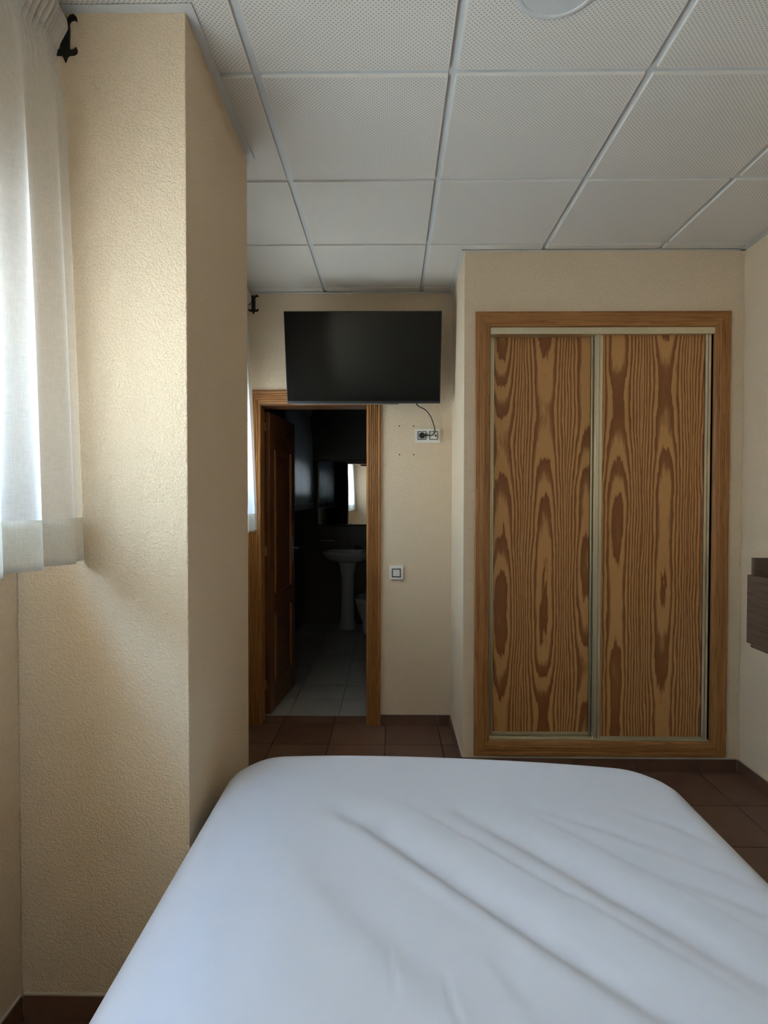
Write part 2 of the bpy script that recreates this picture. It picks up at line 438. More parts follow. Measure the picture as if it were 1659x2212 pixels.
angle(XL, PX+W_, PY0-W_, PY0); angle(PX, PX+W_, PY0, PY1+0.008); angle(XL, PX, PY1, PY1+W_)

# floor slabs and tiles
floor = tag(MB().box(XL-0.34, XR+0.15, YB-0.15, YF+TH, -0.12, -0.009).build('floor', 'grout'), 'brown terracotta tiled bedroom floor', 'floor', kind='structure')
bath_floor = tag(MB().box(XL-0.34, BX1+0.15, YF+TH, BY1+0.15, -0.12, -0.009).build('floor_bathroom', 'bath_grout'), 'white tiled bathroom floor beyond the doorway', 'floor', kind='structure')
def lay(parent, mat, rects, ox, oy, size, gap, name):
    for (rx0, rx1, ry0, ry1) in rects:
        i0, i1 = math.floor((rx0-ox)/size), math.ceil((rx1-ox)/size)
        j0, j1 = math.floor((ry0-oy)/size), math.ceil((ry1-oy)/size)
        for i in range(i0, i1):
            for j in range(j0, j1):
                x0, x1 = max(ox+i*size+gap/2, rx0), min(ox+(i+1)*size-gap/2, rx1)
                y0, y1 = max(oy+j*size+gap/2, ry0), min(oy+(j+1)*size-gap/2, ry1)
                if x1-x0 < 0.01 or y1-y0 < 0.01: continue
                me = shared_box(name+mat, x1-x0, y1-y0, -0.009, 0.0, name, mat, 0.001)
                piece(name, me, (x0+x1)/2, (y0+y1)/2, random.uniform(-0.0004, 0.0), parent)
lay(floor, 'terracotta', [(XL, XR, YB, YW), (XL, XC, YW+0.0001, YF), (DOX0, DOX1, YF, YF+TH)], -0.038, 3.41, 0.331, 0.005, 'floor_tile')
lay(bath_floor, 'bath_tile', [(XL, BX1, YF+TH+0.002, BY1)], -0.351, YF+TH+0.002, 0.336, 0.004, 'floor_tile')

# skirting of tile pieces
def skirting(name, label, p0, p1, normal, start=0.0):
    p0, p1, nrm = Vector(p0), Vector(p1), Vector(normal)
    root = thing(name, label, 'baseboard', (p0+p1)/2, kind='structure')
    L = (p1-p0).length; d = (p1-p0)/L; t = 0.009; H = 0.068
    cuts = [0.0]; c = start if start > 0.02 else 0.331
    while c < L-0.02: cuts.append(c); c += 0.331
    cuts.append(L)
    for a, b in zip(cuts[:-1], cuts[1:]):
        q0, q1 = p0+d*(a+0.001), p0+d*(b-0.001)
        q = [q0, q1, q1+nrm*t, q0+nrm*t]
        MB().prism([(0, 0), (1, 0), (1, 1), (0, 1)], lambda u, v, dd: (q0 + (q1-q0)*u + nrm*(t*v) + Vector((0, 0, dd))), 0.0, H).build('skirting_tile', 'terracotta', root)
    MB().prism([(0, 0), (1, 0), (1, 1), (0, 1)], lambda u, v, dd: (p0 + (p1-p0)*u + nrm*(0.006*v) + Vector((0, 0, dd))), H, H+0.0045).build('mortar_bead', 'mortar', root)
    adopt(root); return root
skirting('baseboard_far', 'short brown tile skirting between door casing and wardrobe block', (-0.070, YF, 0), (XC-0.01, YF, 0), (0, -1, 0), 0.035)
skirting('baseboard_block', 'brown tile skirting on the narrow side of the wardrobe block', (XC, YF-0.01, 0), (XC, YW, 0), (-1, 0, 0))
skirting('baseboard_wardrobe', 'brown tile skirting running under the wardrobe frame', (XC, YW, 0), (XR-0.01, YW, 0), (0, -1, 0), 0.25)
skirting('baseboard_right', 'brown tile skirting along the right wall', (XR, YW-0.01, 0), (XR, YB+0.01, 0), (-1, 0, 0), 0.02)
skirting('baseboard_pillar', 'dark brown tile skirting at the foot of the pillar front', (XL+0.01, PY0, 0), (PX, PY0, 0), (0, -1, 0))
skirting('baseboard_pillar_side', 'brown tile skirting along the pillar side facing the bed', (PX, PY0, 0), (PX, PY1, 0), (1, 0, 0))
skirting('baseboard_left', 'dark brown tile skirting under the near window', (XL, PY0-0.01, 0), (XL, YB+0.01, 0), (1, 0, 0))
skirting('baseboard_alcove', 'brown tile skirting under the far window', (XL, YF-0.01, 0), (XL, PY1+0.01, 0), (1, 0, 0))

# drill holes in the far wall: dark discs imitate the shade inside them
for x, z in ((0.047, 0.468), (0.136, 0.468), (0.048, 0.288), (0.138, 0.288)):
    MB().cyl((x, YF+0.012, EYE+z), (x, YF-0.0012, EYE+z), 0.0042, n=12).build('drill_hole_disc', 'hole_shade', wall_far)

# windows
def window(name, label, win, shutter=None):
    y0, y1, z0, z1 = win
    r = thing(name, label, 'window', (XL-0.2, (y0+y1)/2, z0), kind='structure')
    xa, xb = XL-0.22, XL-0.16; f = 0.05; ym = (y0+y1)/2
    mb = MB().box(xa, xb, y0, y0+f, z0, z1).box(xa, xb, y1-f, y1, z0, z1).box(xa, xb, y0+f, y1-f, z0, z0+f).box(xa, xb, y0+f, y1-f, z1-f, z1)
    mb.build('window_frame', 'upvc', r)
    for a, b in ((y0+f, ym), (ym, y1-f)):
        s = 0.035
        sash = MB().box(xa+.01, xb-.01, a, a+s, z0+f, z1-f).box(xa+.01, xb-.01, b-s, b, z0+f, z1-f).box(xa+.01, xb-.01, a+s, b-s, z0+f, z0+f+s).box(xa+.01, xb-.01, a+s, b-s, z1-f-s, z1-f).build('sash', 'upvc', r)
        MB().add([(xa+.03, a+s, z0+f+s), (xa+.03, b-s, z0+f+s), (xa+.03, b-s, z1-f-s), (xa+.03, a+s, z1-f-s)], [(0, 1, 2, 3)]).build('pane', 'glass', sash, fix=False)
    MB().box(XL-0.155, XL+0.012, y0-0.0, y1+0.0, z0, z0+0.018).build('window_sill', 'upvc', r)
    if shutter:
        z = shutter; k = 0
        while z < z1-0.001:
            MB().box(xa-0.025, xa-0.012, y0+0.002, y1-0.002, z, min(z+0.0455, z1)).build('shutter_slat', 'shutter', r); z += 0.0456
    adopt(r); return r
window('window_1', 'bright window behind the near sheer curtain', WIN1)
window('window_2', 'bright window behind the far sheer curtain past the pillar', WIN2)
window('window_3', 'shuttered bathroom window behind the dim curtain', WIN3, 1.515)

# ------------------------------------------------------------------ bathroom doorway: lining, casing, leaf
door = thing('door_1', 'brown wooden bathroom door standing open inside a fluted pine casing', 'door', (-0.5, YF, 0), kind='structure')
JX0, JX1, JZ = -0.838, -0.150, 2.026       # lining faces
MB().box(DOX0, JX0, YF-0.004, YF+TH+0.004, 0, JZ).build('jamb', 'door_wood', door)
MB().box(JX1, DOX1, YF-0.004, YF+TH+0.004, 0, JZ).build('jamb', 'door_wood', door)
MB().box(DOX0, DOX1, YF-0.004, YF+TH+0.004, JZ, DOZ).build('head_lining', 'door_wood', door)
MB().box(JX0, JX0+0.012, YF+0.03, YF+0.095, 0, JZ).build('door_stop_bead', 'wood_v', door)
MB().box(JX1-0.012, JX1, YF+0.03, YF+0.095, 0, JZ).build('door_stop_bead', 'wood_v', door)
def sweep_piece(p0, p1, inward, prof, y_wall, m0, m1, mat, parent, name):
    """profile strip from p0 to p1 (x,z of the OUTER edge); prof = [(w, h)]; m0/m1: mitre sign at the ends"""
    p0, p1, inn = Vector((p0[0], 0, p0[1])), Vector((p1[0], 0, p1[1])), Vector((inward[0], 0, inward[1]))
    d = (p1-p0).normalized(); vs = []; n = len(prof)
    for p, m in ((p0, m0), (p1, m1)):
        for w, h in prof: vs.append(p + inn*w + d*(m*w) + Vector((0, y_wall-h, 0)))
    fs = [(i, i+1, n+i+1, n+i) for i in range(n-1)] + [(n-1, 0, n, 2*n-1), tuple(range(n-1, -1, -1)), tuple(range(n, 2*n))]
    return MB().add(vs, fs).build(name, mat, parent)
def fluted(width, flutes, thick):
    prof = [(0, 0), (0, thick*0.75), (0.006, thick)]
    u0, u1 = 0.014, width-0.012; s = (u1-u0)/flutes
    for k in range(flutes):
        a = u0+k*s
        prof += [(a, thick), (a+s*0.25, thick-0.005), (a+s*0.5, thick-0.0065), (a+s*0.75, thick-0.005)]
    return prof + [(u1, thick), (width-0.003, thick*0.92), (width, thick*0.6), (width, 0)]
CW = 0.088; cp = fluted(CW, 5, 0.018)
OX0, OX1, OZ = -0.914, -0.070, 2.122
sweep_piece((OX0, 0), (OX0, OZ), (1, 0), cp, YF, 0, -1, 'wood_v', door, 'casing')
sweep_piece((OX1, 0), (OX1, OZ), (-1, 0), cp, YF, 0, -1, 'wood_v', door, 'casing')
sweep_piece((OX0, OZ), (OX1, OZ), (0, -1), cp, YF, 1, -1, 'wood_h', door, 'casing')
# leaf, built flat: x along the leaf, y thickness, then turned on its hinge
HX, HY, ANG = -0.806, YF+TH+0.012, math.radians(84.6)
leaf = thing('leaf', 'dark brown panelled door leaf opened into the bathroom', None); leaf.parent = door
LW, LH, LT = 0.635, 2.012, 0.035
sw = 0.105
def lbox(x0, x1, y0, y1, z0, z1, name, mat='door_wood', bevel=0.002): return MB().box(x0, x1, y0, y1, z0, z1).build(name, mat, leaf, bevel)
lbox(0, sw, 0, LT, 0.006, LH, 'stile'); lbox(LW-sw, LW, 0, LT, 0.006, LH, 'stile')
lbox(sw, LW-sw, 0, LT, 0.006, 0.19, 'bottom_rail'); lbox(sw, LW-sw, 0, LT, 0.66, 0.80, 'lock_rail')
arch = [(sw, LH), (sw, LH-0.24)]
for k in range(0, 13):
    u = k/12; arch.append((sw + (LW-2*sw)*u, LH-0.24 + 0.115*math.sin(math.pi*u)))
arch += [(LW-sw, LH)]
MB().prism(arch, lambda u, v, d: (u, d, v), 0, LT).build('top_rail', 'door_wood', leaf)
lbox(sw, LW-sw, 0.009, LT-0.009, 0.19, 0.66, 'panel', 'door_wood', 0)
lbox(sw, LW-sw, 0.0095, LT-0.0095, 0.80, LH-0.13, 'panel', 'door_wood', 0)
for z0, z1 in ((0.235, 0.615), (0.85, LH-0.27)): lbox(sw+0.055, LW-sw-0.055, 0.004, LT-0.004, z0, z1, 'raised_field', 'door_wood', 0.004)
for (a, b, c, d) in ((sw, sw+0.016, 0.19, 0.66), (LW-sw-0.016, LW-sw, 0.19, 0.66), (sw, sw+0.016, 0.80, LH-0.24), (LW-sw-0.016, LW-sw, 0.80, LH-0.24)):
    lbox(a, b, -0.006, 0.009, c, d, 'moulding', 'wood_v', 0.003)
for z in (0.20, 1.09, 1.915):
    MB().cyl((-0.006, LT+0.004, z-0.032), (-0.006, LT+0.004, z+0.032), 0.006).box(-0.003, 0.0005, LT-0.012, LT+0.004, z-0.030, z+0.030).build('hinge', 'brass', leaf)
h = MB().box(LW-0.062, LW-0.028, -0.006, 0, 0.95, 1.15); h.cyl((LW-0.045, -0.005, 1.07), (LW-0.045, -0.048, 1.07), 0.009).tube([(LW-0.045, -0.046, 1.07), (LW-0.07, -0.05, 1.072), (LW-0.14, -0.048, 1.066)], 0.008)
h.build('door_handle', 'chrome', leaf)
leaf.matrix_local = Matrix.Translation((HX, HY, 0)) @ Matrix.Rotation(ANG, 4, 'Z')
for c in door.children:
    c.matrix_parent_inverse = Matrix.Translation(door.location).inverted()
# ------------------------------------------------------------------ built-in wardrobe
FX0, FX1, FZ0, FZ1 = 0.4345, 1.7535, EYE-1.3465, EYE+0.9815
YFACE = YW-0.022
ward = thing('wardrobe', 'built-in wardrobe with two sliding pine doors in champagne metal rails', 'wardrobe', ((FX0+FX1)/2, YW, 0))
FWD = 0.080
fp = [(0, 0), (0, 0.016), (0.004, 0.019), (0.020, 0.020), (0.024, 0.0185), (0.027, 0.020), (0.052, 0.022), (0.056, 0.020), (0.060, 0.0205), (0.072, 0.018), (FWD-0.003, 0.015), (FWD, 0.010), (FWD, -0.03), (FWD-0.004, -0.03), (FWD-0.004, 0)]
fp = [(w, h) for w, h in fp]
sweep_piece((FX0, FZ0), (FX0, FZ1), (1, 0), fp, YW, 1, -1, 'wood_v', ward, 'frame_stile')
sweep_piece((FX1, FZ0), (FX1, FZ1), (-1, 0), fp, YW, 1, -1, 'wood_v', ward, 'frame_stile')
sweep_piece((FX0, FZ1), (FX1, FZ1), (0, -1), fp, YW, 1, -1, 'wood_h', ward, 'frame_rail')
sweep_piece((FX0, FZ0), (FX1, FZ0), (0, 1), fp, YW, 1, -1, 'wood_h', ward, 'frame_rail')
IX0, IX1, IZ0, IZ1 = FX0+FWD, FX1-FWD-0.008, FZ0+FWD, FZ1-FWD
t_ = 0.012
MB().box(WX0+.001, IX0, YW+0.002, YF-0.02, WZ0+.001, WZ1-.001).box(FX1-FWD, WX1-.001, YW+0.002, YF-0.02, WZ0+.001, WZ1-.001).box(IX0, FX1-FWD, YW+0.002, YF-0.02, FZ1-FWD, WZ1-.001).box(IX0, FX1-FWD, YW+0.002, YF-0.02, WZ0+.001, FZ0+FWD-0.004).box(IX0, FX1-FWD, YF-0.035, YF-0.02, FZ0+FWD, FZ1-FWD).build('carcass', 'bed_base', ward)
MB().box(IX0-0.001, FX1-FWD+0.001-0.002, YW-0.016, YW+0.10, IZ1-0.036, IZ1-0.002).build('top_track', 'gold', ward, 0.0012)
bt = MB().box(IX0, FX1-FWD, YW-0.008, YW+0.10, IZ0-0.004, IZ0+0.004)
for yy in (YW+0.018, YW+0.055): bt.box(IX0, FX1-FWD, yy, yy+0.004, IZ0+0.004, IZ0+0.010)
bt.build('bottom_track', 'gold', ward)
def slider(x0, x1, z0, z1, y, key, lw, rw, label):
    d = thing('sliding_door', label, None); d.parent = ward
    # panel with its own origin at the lower left corner so that the grain starts there
    pm = MB().box(0, x1-x0-lw-rw+0.006, 0, 0.012, 0, z1-z0-0.012).mesh('panel', key)
    p = bpy.data.objects.new('panel', pm); COL.objects.link(p); p.parent = d; p.location = (x0+lw-0.003, y+0.004, z0+0.011)
    def stile(a, b, n):
        mb = MB().box(a, b, y+0.004, y+0.022, z0, z1)
        w = b-a; s = w/n
        for k in range(n): mb.box(a+k*s+0.0022, a+(k+1)*s-0.0022, y-0.003, y+0.004, z0+0.001, z1-0.001)
        mb.build('stile', 'gold', d)
    stile(x0, x0+lw, 2); stile(x1-rw, x1, 2)
    MB().box(x0+lw, x1-rw, y-0.001, y+0.018, z0, z0+0.014).box(x0+lw, x1-rw, y-0.004, y-0.001, z0+0.008, z0+0.013).build('bottom_rail', 'gold', d)
    return d
M['veneer_l'] = mat_veneer('pine_veneer_rear_door', 0.045, 0.228, 3)
M['veneer_r'] = mat_veneer('pine_veneer_front_door', 0.085, 0.247, 3.35)
d1 = slider(IX0+0.004, 1.070, IZ0+0.010, IZ1-0.012, YW+0.046, 'veneer_l', 0.025, 0.017, 'rear sliding door on the left')
d2 = slider(1.066, IX1+0.001, IZ0+0.003, IZ1-0.012, YW+0.008, 'veneer_r', 0.038, 0.033, 'front sliding door on the right')
for c in ward.children: c.matrix_parent_inverse = Matrix.Translation(ward.location).inverted()

# ------------------------------------------------------------------ television on its wall arm
tv = thing('television', 'black flat television tilted down on the wall above the doorway', 'television', (-0.17, YF, 2.2))
TX0, TX1 = -0.6305, 0.2885
top, bot = Vector((0, 3.42, EYE+1.0965)), Vector((0, 3.53, EYE+0.580))
up = (top-bot); HH = up.length; up.normalize(); nrm = Vector((0, -up.z, up.y)); nrm.normalize()
if nrm.y > 0: nrm = -nrm
def tvp(x, v, d): return Vector((x, 0, 0)) + bot + up*v - nrm*d    # d = depth behind the screen face
def tvbox(x0, x1, v0, v1, d0, d1, name, mat, bevel=0.0):
    vs = [tvp(x, v, d) for v in (v0, v1) for d in (d0, d1) for x in (x0, x1)]
    return MB().add(vs, [(0, 2, 3, 1), (4, 5, 7, 6), (0, 1, 5, 4), (2, 6, 7, 3), (0, 4, 6, 2), (1, 3, 7, 5)]).build(name, mat, tv, bevel)
tvbox(TX0, TX1, 0, HH, 0.003, 0.022, 'bezel', 'tv_case', 0.002)
tvbox(TX0+0.005, TX1-0.005, 0.015, HH-0.005, 0.0015, 0.010, 'screen', 'screen')
tvbox(TX0+0.12, TX1-0.12, 0.05, HH-0.12, 0.020, 0.062, 'rear_housing', 'tv_case', 0.012)
tvbox(TX0+0.03, TX1-0.25, -0.006, 0.0, 0.004, 0.018, 'glint_strip', 'grey_metal')  # added strip that imitates the glint along the bezel's lower edge
cz = (top.z+bot.z)/2
MB().box(-0.28, -0.06, YF-0.012, YF, cz-0.12, cz+0.12).build('wall_plate', 'tv_case', tv, 0.002)
MB().box(-0.20, -0.14, 3.545, YF-0.01, cz-0.03, cz+0.03).build('mount_arm', 'tv_case', tv, 0.003)
adopt(tv)

# ------------------------------------------------------------------ socket, switch, cables
sock = thing('double_socket', 'white double wall socket with a black plug under the television', 'socket', (0.2245, YF, EYE+0.4065))
def wx(x0, x1, z0, z1, d0, d1, name, mat, parent, bevel=0.0): return MB().box(x0, x1, YF-d1, YF-d0, EYE+z0, EYE+z1).build(name, mat, parent, bevel)
def ring(mb, x0, x1, z0, z1, w, d0, d1):
    def add(a, b, c, d): mb.box(a, b, YF-d1, YF-d0, EYE+c, EYE+d)
    add(x0, x1, z0, z0+w); add(x0, x1, z1-w, z1); add(x0, x0+w, z0+w, z1-w); add(x1-w, x1, z0+w, z1-w)
    return mb
wx(0.146, 0.303, 0.363, 0.450, 0, 0.010, 'cover_plate', 'white', sock, 0.002)
for cx in (0.1885, 0.262):
    ring(MB(), cx-0.027, cx+0.027, 0.381, 0.434, 0.004, 0.0095, 0.0125).build('surround', 'black', sock)
    wx(cx-0.022, cx+0.022, 0.3855, 0.4295, 0.0095, 0.0118, 'insert', 'white', sock, 0.001)
MB().cyl((0.1885, YF-0.0115, EYE+0.4075), (0.1885, YF-0.0126, EYE+0.4075), 0.0195, n=24).build('socket_well', 'black', sock)
MB().cyl((0.275, YF-0.0115, EYE+0.4065), (0.275, YF-0.0135, EYE+0.4065), 0.006, n=14).build('aerial_port', 'black', sock)
wx(0.250, 0.262, 0.412, 0.424, 0.0115, 0.020, 'aerial_plug', 'white', sock, 0.002)
adopt(sock)
def smooth_path(pts, n=8):
    pts = [Vector(p) for p in pts]; out = []
    for k in range(len(pts)-1):
        a, b = pts[max(k-1, 0)], pts[k]; c, d = pts[k+1], pts[min(k+2, len(pts)-1)]
        for i in range(n):
            t = i/n
            out.append(0.5*((2*b) + (c-a)*t + (2*a-5*b+4*c-d)*t*t + (3*b-a-3*c+d)*t**3))
    return out + [pts[-1]]
cab = thing('power_cable', 'black power cable hanging from the television to the wall socket', 'cable', (0.2, YF-0.03, EYE+0.41))
def fw(px, py, off):            # far-wall helper in metres from measured picture positions
    return ((px-846.6)/1268.0*(YF-off) , YF-off, EYE+(1080.8-py)/1268.0*(YF-off))
MB().tube(smooth_path([fw(896, 860, 0.10), fw(899, 873, 0.07), fw(905, 879, 0.04), fw(918, 886, 0.03), fw(929, 899, 0.028), fw(935, 914, 0.028), fw(939, 928, 0.034), fw(938, 936, 0.040), fw(931, 941, 0.046), fw(922, 940.5, 0.044)]), 0.0032).build('cord', 'black', cab)
MB().cyl((0.1885, YF-0.0128, EYE+0.4075), (0.1885, YF-0.030, EYE+0.4075), 0.0165, 0.015, 20).tube([(0.186, YF-0.036, EYE+0.4075), (0.205, YF-0.040, EYE+0.4075), (0.2215, YF-0.044, EYE+0.4075)], 0.0065).box(0.172, 0.200, YF-0.044, YF-0.026, EYE+0.401, EYE+0.414).build('plug', 'black', cab)
adopt(cab)
MBc = MB().tube(smooth_path([fw(924, 862, 0.10), fw(923.5, 874, 0.05), fw(920, 888, 0.022), fw(921, 904, 0.018), fw(926, 918, 0.018), fw(931, 930, 0.020), fw(933, 935, 0.019)]), 0.0016)
tag(MBc.build('aerial_cable', 'white'), 'thin white aerial cable running beside the black power cable', 'cable')

swt = thing('light_switch', 'square white light switch with black inner outline beside the door casing', 'light switch', (0.029, YF, EYE-0.4575))
wx(-0.0150, 0.0730, -0.5005, -0.4145, 0, 0.011, 'cover_plate', 'white', swt, 0.002)
ring(MB(), 0.002, 0.057, -0.4855, -0.4310, 0.005, 0.0105, 0.0128).build('surround', 'black', swt)
wx(0.0078, 0.0512, -0.4798, -0.4367, 0.0105, 0.0150, 'rocker', 'white', swt, 0.0015)
for x in (0.0255, 0.0335): MB().cyl((x, YF-0.0148, EYE-0.4465), (x, YF-0.0154, EYE-0.4465), 0.0013, n=8).build('indicator', 'grey_metal', swt)
adopt(swt)

# ------------------------------------------------------------------ curtains and iron rods
def curtain(label, rod_label, y_end, y_start, xc, crest, period, z_bot, z_hem, z_top, mats, rod=True, amp0=0.010, amp1=0.024, seed=1, brackets=True, rod_name='curtain_rod'):
    rnd = random.Random(seed)
    ph = [rnd.uniform(0, 6.28) for _ in range(6)]
    root = thing('sheer_curtain' if mats[0] == 'linen' else 'bathroom_curtain', label, 'curtain', (xc, (y_end+y_start)/2, z_bot))
    N = int((y_end-y_start)/0.0025); NZ = 40
    def pos(y, z, off=0.0):
        k = min(1.0, max(0.0, (z_top-0.085-z)/(z_top-0.085-z_bot)))
        e = k**0.6
        w = math.cos(2*math.pi*(y-crest)/period + 0.25*math.sin(y*9.0+ph[0]))
        w2 = math.cos(2*math.pi*(y-crest)/(period*0.52) + ph[1] + 1.2*k)
        fine = math.cos(2*math.pi*y/0.017)
        x = xc + (amp0*(1-e)+amp1*e)*w*(0.30+0.70*min(1, k*5)) + 0.0055*e*w2 + 0.004*math.sin(3.1*k+ph[2])
        x += 0.0075*fine*max(0.0, 1-k*14)
        edge = max(0.0, 1-(y_end-y)/0.09)
        x = x*(1-edge*0.85) + (xc-0.004+0.010*e)*edge*0.85
        pin = 0.018*math.exp(-((z-(z_top-0.088))/0.048)**2)
        x -= pin + 0.038*(1-k)*(0.72 if z > z_top-0.0845 else 1.0)
        yy = y + 0.010*e*math.sin(2*math.pi*(y-crest)/period+0.6)*(1-edge) - 0.017*edge*(1-min(1.0, k*5))
        x += 0.016*max(0.0, 1-abs(z-(z_top-0.03))/0.06)
        return (x+off, yy, z)
    def strip(z0, z1, nz, off, name, mat, solid):
        vs, fs = [], []
        for i in range(N+1):
            y = y_end + (y_start-y_end)*i/N
            for j in range(nz+1): vs.append(pos(y, z0+(z1-z0)*j/nz, off))
        n = nz+1
        for i in range(N):
            for j in range(nz): fs.append((i*n+j, i*n+j+1, (i+1)*n+j+1, (i+1)*n+j))
        o = MB().add(vs, fs, True).build(name, mat, root, fix=False)
        if solid:
            md = o.modifiers.new('thickness', 'SOLIDIFY'); md.thickness = solid; md.offset = -1
        return o
    strip(z_hem, z_top-0.080, NZ, 0.0, 'fabric', mats[0], 0.0)
    strip(z_bot, z_hem, 6, 0.0004, 'hem', mats[1], 0.0012)
    strip(z_top-0.082, z_top, 10, 0.0006, 'gathered_header', mats[2], 0.002)
    adopt(root)
    if not rod: return root
    zr = z_top-0.035; xr = xc-0.052
    rr = thing(rod_name, rod_label, 'curtain rod', (xr, y_end+0.02, zr))
    MB().cyl((xr, y_end+0.004, zr), (xr, y_start-0.012, zr), 0.008).build('rod', 'iron', rr)
    if brackets:
        half = [(0.0, 0.062), (0.0085, 0.052), (0.0145, 0.060), (0.024, 0.0625), (0.031, 0.056), (0.0315, 0.045), (0.0245, 0.0495), (0.0165, 0.0475), (0.0115, 0.040), (0.0125, 0.020),
                (0.0115, -0.020), (0.0130, -0.0280), (0.0180, -0.0310), (0.0250, -0.0290), (0.0300, -0.0235), (0.0325, -0.0300), (0.0300, -0.0385), (0.0220, -0.0425), (0.0110, -0.0430), (0.0060, -0.0470), (0.0, -0.062)]
        poly = half + [(-u, v) for u, v in reversed(half[1:-1])]
        for yy in brackets:
            s = -1 if yy[1] < 0 else 1
            MB().prism(poly, lambda u, v, d: (yy[2]+u, yy[0]+yy[1]*d, EYE+1.228+v), 0.0, 0.007).build('bracket', 'iron', rr)
            MB().cyl((xr, yy[0], zr), (xr, yy[0]+yy[1]*0.012, zr), 0.012).build('rod_cup', 'iron', rr)
    adopt(rr); return root
curtain('sheer white linen curtain over the near window with a plain deep hem', 'black wrought-iron rod and bracket against the pillar front', 1.5795, -0.26, -0.838, 1.346, 0.142, EYE-0.164, EYE-0.047, EYE+1.272,
        ('linen', 'linen_hem', 'linen_head'), brackets=[(PY0, -1, -0.872), (YB, 1, -0.872)], seed=2)
curtain('narrow strip of sheer white linen curtain showing past the pillar', 'black wrought-iron rod and bracket on the far wall beside the television', 3.668, 2.30, -0.853, 3.50, 0.150, EYE-0.188, EYE-0.080, EYE+1.272,
        ('linen', 'linen_hem', 'linen_head'), brackets=[(YF, -1, -0.872), (PY1, 1, -0.872)], seed=5)
curtain('dim grey satin curtain hanging over the bathroom window', 'slim curtain rod above the bathroom window', 6.70, 5.0, -0.885, 6.6, 0.16, EYE-0.095, EYE-0.03, 2.46,
        ('satin', 'satin', 'satin'), brackets=None, seed=9)

# small white stop behind the door casing
ds = thing('door_stop', 'small white cylindrical door stop low beside the bathroom door casing', 'door stop', (-0.955, YF-0.10, 0.165))
MB().cyl((XL, YF-0.12, 0.160), (-0.896, YF-0.12, 0.166), 0.0195, 0.0205, 20).build('stem', 'white', ds)
MB().cyl((XL, YF-0.12, 0.160), (XL+0.008, YF-0.12, 0.1605), 0.03, n=20).build('base_flange', 'white', ds)
adopt(ds)

# ------------------------------------------------------------------ ceiling lamp (off)
lamp = thing('ceiling_lamp', 'round white flush ceiling lamp switched off', 'lamp', (0.42, 1.507, ZT))
MB().lathe([(0.112, ZT+0.002), (0.112, ZT-0.003), (0.108, ZT-0.006), (0.097, ZT-0.0065), (0.095, ZT-0.004), (0.0945, ZT)], 0.42, 1.507, 64).build('rim', 'lamp_ring', lamp)
MB().cyl((0.42, 1.507, ZT-0.0045), (0.42, 1.507, ZT+0.001), 0.0955, n=64).build('diffuser', 'lamp_disc', lamp)
adopt(lamp)

# ------------------------------------------------------------------ dark wall console at the right
con = thing('wall_console', 'dark walnut console fixed to the right wall near the wardrobe', 'console', (XR, 2.0, 0.8))
CX, CY0, CY1 = 1.550, 1.30, 2.575
MB().box(CX, CX+0.018, CY0, CY1, 0.812, 1.1085).build('front_panel', 'console', con, 0.0012)
MB().box(CX+0.016, XR, 2.553, 2.573, 0.812, 1.1825).build('end_panel', 'console', con, 0.0012)
MB().box(CX+0.016, XR, CY0, CY0+0.02, 0.812, 1.1825).build('end_panel', 'console', con, 0.0012)
MB().box(CX+0.004, XR, CY0+0.002, 2.552, 0.797, 0.812).build('bottom_panel', 'console', con, 0.001)
MB().box(CX+0.018, XR, CY0+0.02, 2.553, 0.95, 0.968).build('inner_shelf', 'console', con)
MB().box(XR-0.016, XR, CY0+0.02, 2.553, 0.968, 1.1825).build('back_panel', 'console', con)
adopt(con)

# ------------------------------------------------------------------ bed
bed = thing('bed', 'low double bed with a mattress hidden under the white sheet', 'bed', (0.16, 0.78, 0))
BXC, BYC, BA, BB, BZT = 0.176, 0.815, 0.692, 1.118, 0.600
MB().box(BXC-BA+0.05, BXC+BA-0.05, YB+0.065, 1.80, 0.16, 0.34).build('bed_base', 'bed_base', bed, 0.01)
MB().box(BXC-BA+0.045, BXC+BA-0.045, YB+0.065, 1.80, 0.342, 0.535).build('mattress', 'mattress', bed, 0.04)
for x in (BXC-0.5, BXC+0.5):
    for y in (YB+0.2, 1.68): MB().cyl((x, y, 0.0), (x, y, 0.162), 0.022, 0.028).build('leg', 'bed_base', bed)
MB().box(BXC-0.75, BXC+0.75, YB+0.004, YB+0.05, 0.25, 1.05).build('headboard', 'headboard', bed, 0.01)
adopt(bed)

